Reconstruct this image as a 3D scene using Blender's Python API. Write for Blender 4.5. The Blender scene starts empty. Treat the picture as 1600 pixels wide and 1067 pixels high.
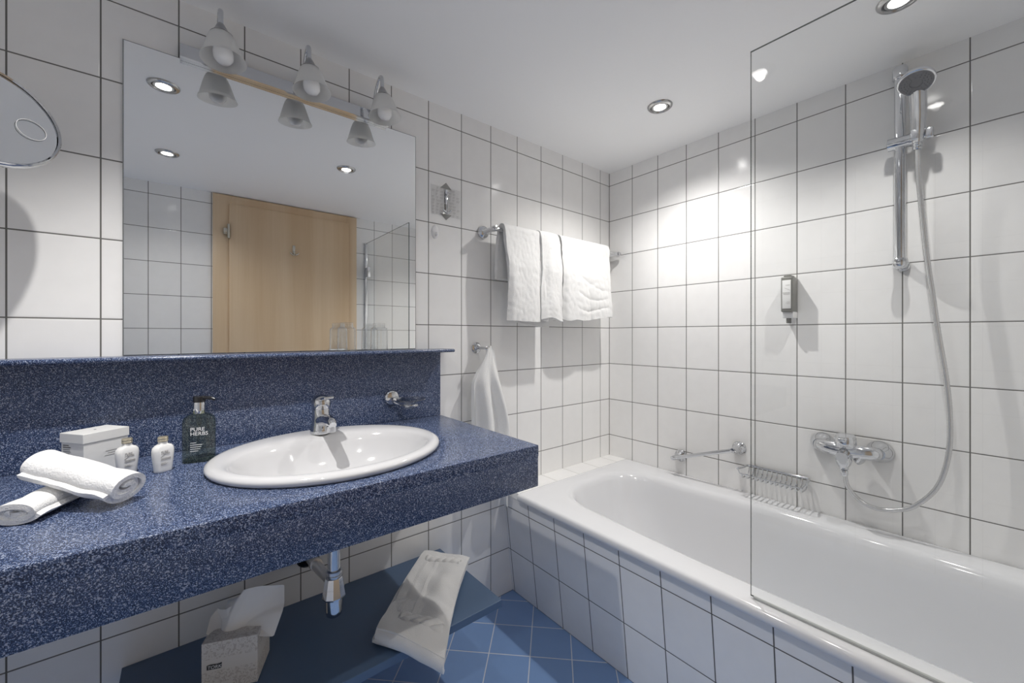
import bpy, bmesh, math, random
from mathutils import Vector, Matrix, noise
random.seed(4)
PI = math.pi
S = bpy.context.scene
C = S.collection

# ------------------------------------------------------------------ camera
YAW = 0.6838
cam_d = bpy.data.cameras.new('camera')
cam = bpy.data.objects.new('camera', cam_d); C.objects.link(cam)
cam.location = (-1.870, -1.425, 1.16)
cam.rotation_euler = (PI/2, 0, -YAW)
cam_d.sensor_width = 36; cam_d.lens = 631.4/1600*36
cam_d.shift_y = -10/1600
cam_d.clip_start = 0.01
S.camera = cam

# ------------------------------------------------------------------ world, exposure, sampling limits
w = bpy.data.worlds.new('world'); S.world = w; w.use_nodes = True
w.node_tree.nodes['Background'].inputs[0].default_value = (1, 1, 1, 1)
w.node_tree.nodes['Background'].inputs[1].default_value = 0.3
vs = S.view_settings
vs.view_transform = 'Standard'; vs.look = 'None'; vs.gamma = 1; vs.use_curve_mapping = False
vs.exposure = 0.72
LAMPS = {(-.396, -.549): (20.5, 142), (-.360, -1.238): (9, 118), (-1.174, -.881): (5, 140), (-1.930, -1.245): (7, 140), (-1.924, -.536): (38, 104)}   # watts, cone of each ceiling lamp
cy = S.cycles
cy.max_bounces = 16; cy.diffuse_bounces = 9; cy.glossy_bounces = 8
cy.transmission_bounces = 12; cy.transparent_max_bounces = 24
cy.sample_clamp_indirect = 6; cy.blur_glossy = 0.5
cy.caustics_reflective = False; cy.caustics_refractive = False

# ------------------------------------------------------------------ sizes of the room (metres); mirror wall y=0, shower wall x=0
H = 2.072; XL = -2.45; YO = -1.80
LX, LY, LPX = -0.078, -0.152, -0.165      # where the tile joints start

# ================================================================== materials
def mat(name):
    m = bpy.data.materials.new(name); m.use_nodes = True
    nt = m.node_tree; b = nt.nodes['Principled BSDF']
    return m, nt, b
def setp(b, col=None, rough=None, metal=None, **kw):
    if col is not None: b.inputs['Base Color'].default_value = (*col, 1)
    if rough is not None: b.inputs['Roughness'].default_value = rough
    if metal is not None: b.inputs['Metallic'].default_value = metal
    for k, v in kw.items(): b.inputs[k.replace('_', ' ')].default_value = v
def simple(name, col, rough=.5, metal=0, bump=0, bscale=100, **kw):
    m, nt, b = mat(name); setp(b, col, rough, metal, **kw)
    if bump:
        g = nt.nodes.new('ShaderNodeNewGeometry'); n = nt.nodes.new('ShaderNodeTexNoise')
        n.inputs['Scale'].default_value = bscale; n.inputs['Detail'].default_value = 4
        nt.links.new(g.outputs['Position'], n.inputs['Vector'])
        bp = nt.nodes.new('ShaderNodeBump'); bp.inputs['Strength'].default_value = bump; bp.inputs['Distance'].default_value = .002
        nt.links.new(n.outputs['Fac'], bp.inputs['Height']); nt.links.new(bp.outputs['Normal'], b.inputs['Normal'])
    return m

def M(nt, op, a, b=None, c=None):
    n = nt.nodes.new('ShaderNodeMath'); n.operation = op
    for i, v in enumerate((a, b, c)):
        if v is None: continue
        if isinstance(v, (int, float)): n.inputs[i].default_value = v
        else: nt.links.new(v, n.inputs[i])
    return n.outputs[0]

def tile_mat(name, ua, va, u0, v0, tw, th, tile, grout, gw=.0016, rough=.14, rot=False, streak=0., var=.02):
    """ua, va: 'X','Y','Z'; joints where u = u0 + k*tw, v = v0 + k*th"""
    m, nt, b = mat(name)
    g = nt.nodes.new('ShaderNodeNewGeometry'); sx = nt.nodes.new('ShaderNodeSeparateXYZ')
    nt.links.new(g.outputs['Position'], sx.inputs[0])
    u, v = sx.outputs[ua], sx.outputs[va]
    if rot:
        s = .70710678
        u, v = M(nt, 'MULTIPLY', M(nt, 'ADD', u, v), s), M(nt, 'MULTIPLY', M(nt, 'SUBTRACT', u, v), s)
    def joint(c, c0, per):
        q = M(nt, 'DIVIDE', M(nt, 'SUBTRACT', c, c0), per)
        f = M(nt, 'FRACT', q)
        d = M(nt, 'SUBTRACT', .5, M(nt, 'ABSOLUTE', M(nt, 'SUBTRACT', f, .5)))
        return M(nt, 'MULTIPLY', d, per), M(nt, 'FLOOR', q)
    du, iu = joint(u, u0, tw); dv, iv = joint(v, v0, th)
    d = M(nt, 'MINIMUM', du, dv)
    mr = nt.nodes.new('ShaderNodeMapRange'); mr.interpolation_type = 'SMOOTHSTEP'
    mr.inputs[1].default_value = gw*.8; mr.inputs[2].default_value = gw*1.25
    nt.links.new(d, mr.inputs[0]); mask = mr.outputs[0]
    wn = nt.nodes.new('ShaderNodeTexWhiteNoise'); wn.noise_dimensions = '2D'
    cb = nt.nodes.new('ShaderNodeCombineXYZ'); nt.links.new(iu, cb.inputs[0]); nt.links.new(iv, cb.inputs[1])
    nt.links.new(cb.outputs[0], wn.inputs['Vector'])
    vr = nt.nodes.new('ShaderNodeMapRange'); vr.inputs[3].default_value = 1-var; vr.inputs[4].default_value = 1+var
    nt.links.new(wn.outputs['Value'], vr.inputs[0])
    hs = nt.nodes.new('ShaderNodeHueSaturation'); hs.inputs['Color'].default_value = (*tile, 1)
    nt.links.new(vr.outputs[0], hs.inputs['Value'])
    # soft cloudiness of the glaze
    nz = nt.nodes.new('ShaderNodeTexNoise'); nz.inputs['Scale'].default_value = 22; nz.inputs['Detail'].default_value = 3
    nt.links.new(g.outputs['Position'], nz.inputs['Vector'])
    mixn = nt.nodes.new('ShaderNodeMapRange'); mixn.inputs[1].default_value = .3; mixn.inputs[2].default_value = .7
    mixn.inputs[3].default_value = .975; mixn.inputs[4].default_value = 1.0
    nt.links.new(nz.outputs['Fac'], mixn.inputs[0])
    vm = nt.nodes.new('ShaderNodeVectorMath'); vm.operation = 'SCALE'
    nt.links.new(hs.outputs[0], vm.inputs[0]); nt.links.new(mixn.outputs[0], vm.inputs['Scale'])
    mx = nt.nodes.new('ShaderNodeMix'); mx.data_type = 'RGBA'
    mx.inputs['A'].default_value = (*grout, 1)
    nt.links.new(mask, mx.inputs['Factor']); nt.links.new(vm.outputs[0], mx.inputs['B'])
    nt.links.new(mx.outputs['Result'], b.inputs['Base Color'])
    rr = nt.nodes.new('ShaderNodeMapRange'); rr.inputs[3].default_value = .8; rr.inputs[4].default_value = rough
    nt.links.new(mask, rr.inputs[0]); nt.links.new(rr.outputs[0], b.inputs['Roughness'])
    # pillowed edge plus very faint relief
    pe = nt.nodes.new('ShaderNodeMapRange'); pe.interpolation_type = 'SMOOTHSTEP'
    pe.inputs[1].default_value = gw*.6; pe.inputs[2].default_value = gw+.0035; nt.links.new(d, pe.inputs[0])
    h = pe.outputs[0]
    if streak:
        sc = nt.nodes.new('ShaderNodeMapping'); sc.inputs['Scale'].default_value = (90, 90, 2.5)
        nt.links.new(g.outputs['Position'], sc.inputs['Vector'])
        n2 = nt.nodes.new('ShaderNodeTexNoise'); n2.inputs['Scale'].default_value = 1; n2.inputs['Detail'].default_value = 2
        nt.links.new(sc.outputs[0], n2.inputs['Vector'])
        h = M(nt, 'ADD', h, M(nt, 'MULTIPLY', n2.outputs['Fac'], streak))
    bp = nt.nodes.new('ShaderNodeBump'); bp.inputs['Strength'].default_value = .7; bp.inputs['Distance'].default_value = .0006
    nt.links.new(h, bp.inputs['Height']); nt.links.new(bp.outputs['Normal'], b.inputs['Normal'])
    return m

WT = (.865, .86, .85); GR = (.15, .145, .135)
m_tile_y = tile_mat('white_tile_mirror_wall', 'X', 'Z', LX, 0, .15, .2, WT, GR, streak=.25)
m_tile_x = tile_mat('white_tile_shower_wall', 'Y', 'Z', LY, 0, .15, .2, WT, GR, streak=.25)
m_tile_panel = tile_mat('white_tile_bath_front', 'Y', 'Z', LPX, 0, .15, .2, WT, (.10, .095, .09))
m_tile_ledge = tile_mat('white_tile_ledge', 'X', 'Y', LX, -.113, .15, .2, WT, (.42, .41, .39))
m_floor = tile_mat('blue_floor_tile', 'X', 'Y', -.722, -.548, .15, .15, (.19, .31, .55), (.60, .62, .66), gw=.0016, rough=.35, rot=True, var=.05)
m_ceiling = simple('white_ceiling_paint', (.95, .95, .95), .7)
m_chrome = simple('polished_chrome', (.66, .67, .69), .06, 1)
m_capgrey = simple('grey_satin_cap', (.42, .42, .43), .3, 1)
m_satin = simple('satin_metal', (.62, .62, .63), .28, 1)
m_ring = simple('downlight_chrome', (.50, .50, .50), .22, 1)
m_brush = simple('brushed_handset_chrome', (.75, .76, .78), .14, 1)
m_ceramic = simple('white_sanitary_ceramic', (.60, .60, .61), .07)
m_enamel = simple('white_bath_enamel', (.73, .735, .75), .09)
m_towel = simple('white_terry', (.80, .80, .79), .95, bump=.9, bscale=420, Sheen_Weight=.3)
m_terry_rough = simple('white_terry_long_pile', (.82, .82, .82), .95, bump=1.0, bscale=260, Sheen_Weight=.3)
m_mat = simple('white_bath_mat_cotton', (.80, .795, .78), .95, bump=.6, bscale=500)
m_black = simple('black_plastic', (.012, .012, .014), .2)
m_rubber = simple('grey_seal', (.42, .44, .43), .3)
m_white_plastic = simple('white_plastic', (.80, .80, .80), .3)
m_card = simple('white_card', (.74, .74, .73), .6)
m_ink = simple('dark_print', (.05, .05, .05), .6)
m_greyink = simple('grey_print', (.38, .37, .36), .6)
m_whiteink = simple('white_print', (.85, .85, .85), .5)
m_cap = simple('cream_metal_cap', (.62, .56, .43), .3, .7)
m_lotion = simple('milky_lotion_bottle', (.80, .80, .79), .15, Coat_Weight=.4)
m_blueboard = simple('blue_laminate_board', (.085, .14, .235), .35)
m_blueedge = simple('blue_laminate_edge', (.035, .075, .17), .3)
m_mirror = simple('mirror_silver', (.93, .94, .94), .0, 1)
m_mirror_edge = simple('mirror_edge_strip', (.30, .31, .31), .3, .8)
m_bulb = simple('opal_bulb', (.93, .93, .93), .25)
m_tissue = simple('tissue_paper', (.82, .81, .79), .9, Transmission_Weight=.0)
m_greybody = simple('grey_dispenser_body', (.17, .17, .155), .35)
m_ringmark = simple('grey_ring_mark', (.42, .42, .42), .6)
m_hinge = simple('brass_nickel_hinge', (.55, .52, .45), .25, 1)
m_hose = simple('silver_shower_hose', (.62, .62, .62), .25, .75)
m_sprayface = simple('spray_face_grey', (.16, .16, .17), .4)

def speckle(name):
    m, nt, b = mat(name)
    g = nt.nodes.new('ShaderNodeNewGeometry')
    n = nt.nodes.new('ShaderNodeTexNoise'); n.inputs['Scale'].default_value = 640; n.inputs['Detail'].default_value = 1.2
    nt.links.new(g.outputs['Position'], n.inputs['Vector'])
    n3 = nt.nodes.new('ShaderNodeTexVoronoi'); n3.inputs['Scale'].default_value = 520
    nt.links.new(g.outputs['Position'], n3.inputs['Vector'])
    cr = nt.nodes.new('ShaderNodeValToRGB'); e = cr.color_ramp.elements
    e[0].position = .36; e[0].color = (.010, .016, .042, 1)
    e[1].position = .51; e[1].color = (.028, .048, .118, 1)
    a = e.new(.61); a.color = (.095, .14, .26, 1)
    a = e.new(.70); a.color = (.42, .48, .62, 1)
    nt.links.new(n.outputs['Fac'], cr.inputs[0])
    cr2 = nt.nodes.new('ShaderNodeValToRGB'); f = cr2.color_ramp.elements
    f[0].position = .0; f[0].color = (1, 1, 1, 1); f[1].position = 1; f[1].color = (1, 1, 1, 1)
    mx = nt.nodes.new('ShaderNodeMix'); mx.data_type = 'RGBA'
    sp = nt.nodes.new('ShaderNodeSeparateColor'); nt.links.new(n3.outputs['Color'], sp.inputs[0])
    nt.links.new(M(nt, 'MULTIPLY', M(nt, 'GREATER_THAN', sp.outputs[0], .90), .75), mx.inputs['Factor'])
    nt.links.new(cr.outputs[0], mx.inputs['A']); mx.inputs['B'].default_value = (.36, .40, .52, 1)
    nt.links.new(mx.outputs['Result'], b.inputs['Base Color'])
    setp(b, rough=.24); b.inputs['IOR'].default_value = 1.5
    return m
m_speckle = speckle('blue_speckled_laminate')

def thin_glass(name, tint=(.97, .985, .98), f=1.0, rough=0.0):
    m, nt, b = mat(name); nt.nodes.remove(b)
    out = nt.nodes['Material Output']
    t = nt.nodes.new('ShaderNodeBsdfTransparent'); t.inputs[0].default_value = (*tint, 1)
    gl = nt.nodes.new('ShaderNodeBsdfGlossy'); gl.inputs['Roughness'].default_value = rough
    lw = nt.nodes.new('ShaderNodeLayerWeight'); lw.inputs['Blend'].default_value = .5
    fr = M(nt, 'ADD', M(nt, 'MULTIPLY', M(nt, 'POWER', lw.outputs['Facing'], 5), .9), .045)
    mx = nt.nodes.new('ShaderNodeMixShader')
    nt.links.new(M(nt, 'MULTIPLY', fr, f), mx.inputs[0]); nt.links.new(t.outputs[0], mx.inputs[1]); nt.links.new(gl.outputs[0], mx.inputs[2])
    nt.links.new(mx.outputs[0], out.inputs[0])
    return m
m_glass = thin_glass('clear_screen_glass', (.985, .99, .988), .55)
m_glass_edge = simple('dark_glass_edge', (.06, .075, .072), .15)
m_tumbler = thin_glass('tumbler_glass', (.98, .985, .985), 1.8)
m_dish = thin_glass('dish_glass', (.90, .91, .92), 4.5)
m_darkglass = thin_glass('smoky_soap_bottle', (.70, .72, .62), 1.0)
m_clear_plastic = thin_glass('clear_plastic', (.85, .86, .86), .8)
def frosted(name):
    m, nt, b = mat(name); nt.nodes.remove(b); out = nt.nodes['Material Output']
    d = nt.nodes.new('ShaderNodeBsdfDiffuse'); d.inputs[0].default_value = (.96, .96, .95, 1)
    t = nt.nodes.new('ShaderNodeBsdfTranslucent'); t.inputs[0].default_value = (.97, .97, .96, 1)
    tr = nt.nodes.new('ShaderNodeBsdfTransparent')
    gl = nt.nodes.new('ShaderNodeBsdfGlossy'); gl.inputs['Roughness'].default_value = .25
    a = nt.nodes.new('ShaderNodeMixShader'); a.inputs[0].default_value = .68
    bb = nt.nodes.new('ShaderNodeMixShader'); bb.inputs[0].default_value = .22
    cc = nt.nodes.new('ShaderNodeMixShader'); cc.inputs[0].default_value = .06
    L = nt.links.new
    L(d.outputs[0], a.inputs[1]); L(t.outputs[0], a.inputs[2]); L(a.outputs[0], bb.inputs[1]); L(tr.outputs[0], bb.inputs[2])
    L(bb.outputs[0], cc.inputs[1]); L(gl.outputs[0], cc.inputs[2]); L(cc.outputs[0], out.inputs[0])
    return m
m_frost = frosted('frosted_lamp_glass')
def emit(name, col, s):
    m, nt, b = mat(name); setp(b, (0, 0, 0), .5)
    b.inputs['Emission Color'].default_value = (*col, 1); b.inputs['Emission Strength'].default_value = s
    return m
m_led = emit('downlight_lens', (1, .98, .95), 14)
def wood(name):
    m, nt, b = mat(name)
    g = nt.nodes.new('ShaderNodeNewGeometry'); mp = nt.nodes.new('ShaderNodeMapping')
    mp.inputs['Scale'].default_value = (7.5, 1.5, .35); nt.links.new(g.outputs['Position'], mp.inputs['Vector'])
    n = nt.nodes.new('ShaderNodeTexNoise'); n.inputs['Scale'].default_value = 1; n.inputs['Detail'].default_value = 3
    nt.links.new(mp.outputs[0], n.inputs['Vector'])
    mp2 = nt.nodes.new('ShaderNodeMapping'); mp2.inputs['Scale'].default_value = (160, 20, 4); nt.links.new(g.outputs['Position'], mp2.inputs['Vector'])
    n2 = nt.nodes.new('ShaderNodeTexNoise'); n2.inputs['Scale'].default_value = 1; n2.inputs['Detail'].default_value = 2
    nt.links.new(mp2.outputs[0], n2.inputs['Vector'])
    cr = nt.nodes.new('ShaderNodeValToRGB'); e = cr.color_ramp.elements
    e[0].position = .35; e[0].color = (.60, .43, .265, 1); e[1].position = .65; e[1].color = (.70, .54, .365, 1)
    nt.links.new(M(nt, 'ADD', M(nt, 'MULTIPLY', n.outputs['Fac'], .85), M(nt, 'MULTIPLY', n2.outputs['Fac'], .15)), cr.inputs[0])
    nt.links.new(cr.outputs[0], b.inputs['Base Color']); setp(b, rough=.35)
    return m
m_wood = wood('beech_veneer')
def damask(name):
    m, nt, b = mat(name)
    g = nt.nodes.new('ShaderNodeTexCoord')
    n = nt.nodes.new('ShaderNodeTexNoise'); n.inputs['Scale'].default_value = 95; n.inputs['Detail'].default_value = 1; n.inputs['Distortion'].default_value = 2.5
    nt.links.new(g.outputs['Object'], n.inputs['Vector'])
    sx = nt.nodes.new('ShaderNodeSeparateXYZ'); nt.links.new(g.outputs['Object'], sx.inputs[0])
    band = M(nt, 'MULTIPLY', M(nt, 'GREATER_THAN', sx.outputs['Z'], .048), M(nt, 'LESS_THAN', sx.outputs['Z'], .076))
    k = M(nt, 'MULTIPLY', M(nt, 'GREATER_THAN', n.outputs['Fac'], .54), M(nt, 'SUBTRACT', 1, band))
    mx = nt.nodes.new('ShaderNodeMix'); mx.data_type = 'RGBA'
    mx.inputs['A'].default_value = (.72, .69, .65, 1); mx.inputs['B'].default_value = (.56, .52, .48, 1)
    nt.links.new(k, mx.inputs['Factor']); nt.links.new(mx.outputs['Result'], b.inputs['Base Color']); setp(b, rough=.6)
    return m
m_carton = damask('patterned_carton')

# ================================================================== mesh helpers
def finish(name, bm, m, parent=None, smooth=True, ang=40, subsurf=0):
    bmesh.ops.remove_doubles(bm, verts=bm.verts, dist=1e-6)
    bmesh.ops.recalc_face_normals(bm, faces=bm.faces)
    me = bpy.data.meshes.new(name); bm.to_mesh(me); bm.free()
    o = bpy.data.objects.new(name, me); C.objects.link(o)
    for x in (m if isinstance(m, (list, tuple)) else [m]): me.materials.append(x)
    if smooth:
        me.shade_smooth(); me.set_sharp_from_angle(angle=math.radians(ang))
    if subsurf:
        s = o.modifiers.new('subdivision', 'SUBSURF'); s.levels = subsurf; s.render_levels = subsurf
    if parent is not None:
        o.parent = parent; o.matrix_parent_inverse = Matrix.Translation(-Vector(parent.location))
        if parent.parent is not None or parent.type == 'MESH': o.matrix_parent_inverse = Matrix.Identity(4)
    return o
def tag(o, label, cat, group=None):
    o['label'] = label; o['category'] = cat
    if group: o['group'] = group
    return o
def thing(name, loc, label, cat, group=None):
    o = bpy.data.objects.new(name, None); C.objects.link(o); o.location = loc; o.empty_display_size = .05
    return tag(o, label, cat, group)
def struct(o): o['kind'] = 'structure'; return o
def box(bm, a, b, bev=0, seg=2, mtx=None, mi=0):
    t = bmesh.new()
    bmesh.ops.create_cube(t, size=1)
    c = [(a[i]+b[i])/2 for i in range(3)]; s = [abs(b[i]-a[i]) for i in range(3)]
    bmesh.ops.scale(t, vec=s, verts=t.verts); bmesh.ops.translate(t, vec=c, verts=t.verts)
    if bev: bmesh.ops.bevel(t, geom=list(t.edges), offset=bev, segments=seg, profile=.5, affect='EDGES')
    merge(bm, t, mtx, mi)
def merge(bm, t, mtx=None, mi=0):
    if mtx is not None: bmesh.ops.transform(t, matrix=mtx, verts=t.verts)
    mp = {v: bm.verts.new(v.co) for v in t.verts}
    for f in t.faces:
        try: nf = bm.faces.new([mp[v] for v in f.verts]); nf.material_index = mi or f.material_index
        except ValueError: pass
    t.free()
def lathe(bm, prof, mtx=None, n=32, sx=1, sy=1, mi=0, cap0=True, cap1=True):
    t = bmesh.new(); rings = []
    for r, z in prof:
        rings.append([t.verts.new((max(r, 1e-5)*math.cos(2*PI*k/n)*sx, max(r, 1e-5)*math.sin(2*PI*k/n)*sy, z)) for k in range(n)])
    for a, b in zip(rings, rings[1:]):
        for k in range(n): t.faces.new((a[k], a[(k+1) % n], b[(k+1) % n], b[k]))
    if cap0: t.faces.new(rings[0][::-1])
    if cap1: t.faces.new(rings[-1])
    merge(bm, t, mtx, mi)
def spline(pts, n=8):
    P = [Vector(p) for p in pts]; P = [P[0]*2-P[1]] + P + [P[-1]*2-P[-2]]
    out = []
    for i in range(1, len(P)-2):
        for k in range(n):
            t = k/n
            out.append(.5*((2*P[i]) + (P[i+1]-P[i-1])*t + (2*P[i-1]-5*P[i]+4*P[i+1]-P[i+2])*t*t + (3*P[i]-P[i-1]-3*P[i+1]+P[i+2])*t**3))
    out.append(P[-2]); return out
def tube(bm, pts, r, n=12, smoothn=0, mi=0, ring=None):
    P = spline(pts, smoothn) if smoothn else [Vector(p) for p in pts]
    rs = r if isinstance(r, (list, tuple)) else [r]*len(P)
    if len(rs) != len(P):
        rs = [rs[min(len(rs)-1, int(i*(len(rs)-1)/(len(P)-1)))] + (rs[min(len(rs)-1, int(i*(len(rs)-1)/(len(P)-1))+1)]-rs[min(len(rs)-1, int(i*(len(rs)-1)/(len(P)-1)))])*((i*(len(rs)-1)/(len(P)-1)) % 1) for i in range(len(P))]
    T = [(P[min(i+1, len(P)-1)]-P[max(i-1, 0)]).normalized() for i in range(len(P))]
    u = T[0].orthogonal().normalized(); rings = []
    for i, p in enumerate(P):
        u = (u - T[i]*u.dot(T[i])).normalized(); v = T[i].cross(u)
        k_ = rs[i]*(1 + (ring*(1 if i % 2 else -1) if ring else 0))
        rings.append([bm.verts.new(p + (u*math.cos(2*PI*k/n)+v*math.sin(2*PI*k/n))*k_) for k in range(n)])
    for a, b in zip(rings, rings[1:]):
        for k in range(n):
            f = bm.faces.new((a[k], a[(k+1) % n], b[(k+1) % n], b[k])); f.material_index = mi
    for f in (bm.faces.new(rings[0][::-1]), bm.faces.new(rings[-1])): f.material_index = mi
def sheet(F, nu, nv, T):
    """closed cloth body round the surface F(u,v); T = thickness (number or function)"""
    bm = bmesh.new(); e = 1e-3
    Tf = T if callable(T) else (lambda u, v: T)
    A, B = [], []
    for i in range(nu+1):
        ra, rb = [], []
        for j in range(nv+1):
            u, v = i/nu, j/nv
            du = F(min(u+e, 1), v)-F(max(u-e, 0), v); dv = F(u, min(v+e, 1))-F(u, max(v-e, 0))
            nn = du.cross(dv)
            nn = nn.normalized() if nn.length > 1e-12 else Vector((0, 0, 1))
            p = F(u, v); t = Tf(u, v)/2
            ra.append(bm.verts.new(p+nn*t)); rb.append(bm.verts.new(p-nn*t))
        A.append(ra); B.append(rb)
    for i in range(nu):
        for j in range(nv):
            bm.faces.new((A[i][j], A[i+1][j], A[i+1][j+1], A[i][j+1]))
            bm.faces.new((B[i][j], B[i][j+1], B[i+1][j+1], B[i+1][j]))
    for j in range(nv):
        bm.faces.new((A[0][j], A[0][j+1], B[0][j+1], B[0][j])); bm.faces.new((A[nu][j], B[nu][j], B[nu][j+1], A[nu][j+1]))
    for i in range(nu):
        bm.faces.new((A[i][0], B[i][0], B[i+1][0], A[i+1][0])); bm.faces.new((A[i][nv], A[i+1][nv], B[i+1][nv], B[i][nv]))
    return bm
def N3(x, y, z, s=1.): return noise.noise(Vector((x*s, y*s, z*s)))
def lerp(a, b, t): return a+(b-a)*t
def sm(a, b, x):
    t = max(0, min(1, (x-a)/(b-a))); return t*t*(3-2*t)
def path(pts):
    P = [Vector(p) for p in pts]; L = [0]
    for a, b in zip(P, P[1:]): L.append(L[-1]+(b-a).length)
    def f(t):
        s = t*L[-1]
        for i in range(len(P)-1):
            if s <= L[i+1] or i == len(P)-2: return P[i].lerp(P[i+1], (s-L[i])/max(1e-9, L[i+1]-L[i]))
    return f
def rot_to(d, up=(0, 0, 1)):
    """matrix whose local Z points along d"""
    return Vector(d).normalized().to_track_quat('Z', 'Y').to_matrix().to_4x4()
def at(p, d=(0, 0, 1)): return Matrix.Translation(p) @ rot_to(d)
def text(name, body, size, m, mtx, parent, ext=.0002, align='LEFT', shear=0, spacing=1, sub=False):
    cu = bpy.data.curves.new(name, 'FONT'); cu.body = body; cu.size = size; cu.extrude = ext; cu.align_x = align
    cu.shear = shear; cu.space_line = spacing
    tmp = bpy.data.objects.new(name, cu); C.objects.link(tmp)
    bpy.context.view_layer.update()
    me = bpy.data.meshes.new_from_object(tmp.evaluated_get(bpy.context.evaluated_depsgraph_get()))
    bpy.data.objects.remove(tmp); bpy.data.curves.remove(cu)
    me.transform(mtx); me.materials.clear(); me.materials.append(m); me.name = name
    o = bpy.data.objects.new(name, me); C.objects.link(o)
    if parent is not None:
        o.parent = parent
        o.matrix_parent_inverse = Matrix.Identity(4) if parent.type == 'MESH' else Matrix.Translation(-Vector(parent.location))
    return o
def frame_mtx(origin, xdir, zup=(0, 0, 1)):
    """text plane: x along xdir, y along zup, facing xdir x zup"""
    x = Vector(xdir).normalized(); y = Vector(zup).normalized(); z = x.cross(y)
    return Matrix.Translation(origin) @ Matrix((x, y, z)).transposed().to_4x4()

# ================================================================== ROOM
bm = bmesh.new(); box(bm, (XL-.1, YO-.1, -.1), (.1, .1, 0)); struct(finish('floor', bm, m_floor, smooth=False))
bm = bmesh.new(); box(bm, (XL-.1, YO-.1, H), (.1, .1, H+.1)); struct(finish('ceiling', bm, m_ceiling, smooth=False))
bm = bmesh.new(); box(bm, (XL-.1, 0, 0), (.1, .1, H)); struct(finish('wall_back', bm, m_tile_y, smooth=False))
bm = bmesh.new(); box(bm, (0, YO-.1, 0), (.1, 0, H)); struct(finish('wall_right', bm, m_tile_x, smooth=False))
bm = bmesh.new(); box(bm, (XL-.1, YO-.1, 0), (XL, 0, H)); struct(finish('wall_left', bm, m_tile_x, smooth=False))
bm = bmesh.new(); box(bm, (XL, YO-.1, 0), (0, YO, H)); struct(finish('wall_front', bm, m_tile_y, smooth=False))

# ---- door in the wall behind the camera (seen in the mirror)
door = bpy.data.objects.new('door_1', None); C.objects.link(door); door.location = (-1.27, YO, 0); struct(door)
bm = bmesh.new(); f0, f1 = -1.722, -.824
box(bm, (f0, YO, 0), (f0+.10, YO+.022, 2.066), .002); box(bm, (f1-.075, YO, 0), (f1, YO+.022, 2.066), .002)
box(bm, (f0+.10, YO, 1.985), (f1-.075, YO+.022, 2.066), .002)
finish('door_frame', bm, m_wood, door)
bm = bmesh.new(); box(bm, (f0+.085, YO+.002, .006), (f1-.062, YO+.034, 2.012), .002); finish('door_leaf', bm, m_wood, door)
for z in (.25, 1.83):
    bm = bmesh.new(); tube(bm, [(f0+.082, YO+.04, z-.045), (f0+.082, YO+.04, z+.045)], .008)
    box(bm, (f0+.055, YO+.022, z-.02), (f0+.082, YO+.036, z+.02), .002); finish('door_hinge', bm, m_hinge, door)
bm = bmesh.new(); tube(bm, [(f1-.11, YO+.034, 1.05), (f1-.11, YO+.085, 1.05), (f1-.22, YO+.085, 1.05)], .009); finish('door_handle', bm, m_satin, door)

hk = thing('robe_hook', (-1.263, YO+.034, 1.70), 'small metal double robe hook screwed to the beech door, seen in the mirror', 'hook')
bm = bmesh.new(); box(bm, (-1.272, YO+.034, 1.72), (-1.254, YO+.039, 1.79), .002); finish('back_plate', bm, m_hinge, hk)
for s in (-1, 1):
    bm = bmesh.new(); tube(bm, [(-1.263, YO+.038, 1.735), (-1.263+s*.012, YO+.055, 1.722), (-1.263+s*.028, YO+.06, 1.735)], .004, smoothn=6); finish('prong', bm, m_hinge, hk)

# ---- downlights
def downlight(x, y, label, power, cone):
    d = thing('ceiling_downlight', (x, y, H), label, 'downlight', 'recessed ceiling downlights')
    bm = bmesh.new()
    lathe(bm, [(.033, .0), (.033, -.004), (.036, -.008), (.043, -.007), (.047, -.003), (.048, -.0)], Matrix.Translation((x, y, H)), 40, cap0=False, cap1=False)
    finish('trim_ring', bm, m_ring, d)
    bm = bmesh.new(); lathe(bm, [(.0225, 0), (.0235, -.005), (.030, -.005), (.033, 0)], Matrix.Translation((x, y, H-.0005)), 32, cap0=False, cap1=False)
    finish('reflector', bm, m_ring, d)
    bm = bmesh.new(); lathe(bm, [(.022, -.001), (.022, -.003), (.012, -.005), (.001, -.0055)], Matrix.Translation((x, y, H)), 24)
    lens = finish('lamp_lens', bm, m_led, d)
    l = bpy.data.lights.new('halogen_lamp', 'SPOT'); l.energy = power; l.spot_size = math.radians(cone); l.spot_blend = .9
    if power > 30: l.spot_blend = 1
    l.shadow_soft_size = .013; l.color = (1, .975, .945)
    lo = bpy.data.objects.new('halogen_lamp', l); C.objects.link(lo); lo.parent = d; lo.location = (0, 0, -.0135)
for x, y, t in ((-.396, -.549, 'recessed chrome ceiling spotlight above the bath, the one seen directly near the corner'),
                (-.360, -1.238, 'recessed ceiling spotlight above the shower head, cut by the top edge of the picture'),
                (-1.174, -.881, 'recessed ceiling spotlight seen in the mirror above the door frame right side'),
                (-1.930, -1.245, 'recessed ceiling spotlight seen small in the mirror above the tiled wall left of the door'),
                (-1.924, -.536, 'recessed ceiling spotlight seen largest and topmost in the mirror, left of the lamp bar')):
    pw_, cn_ = LAMPS[(x, y)]
    downlight(x, y, t, pw_, cn_)

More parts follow.
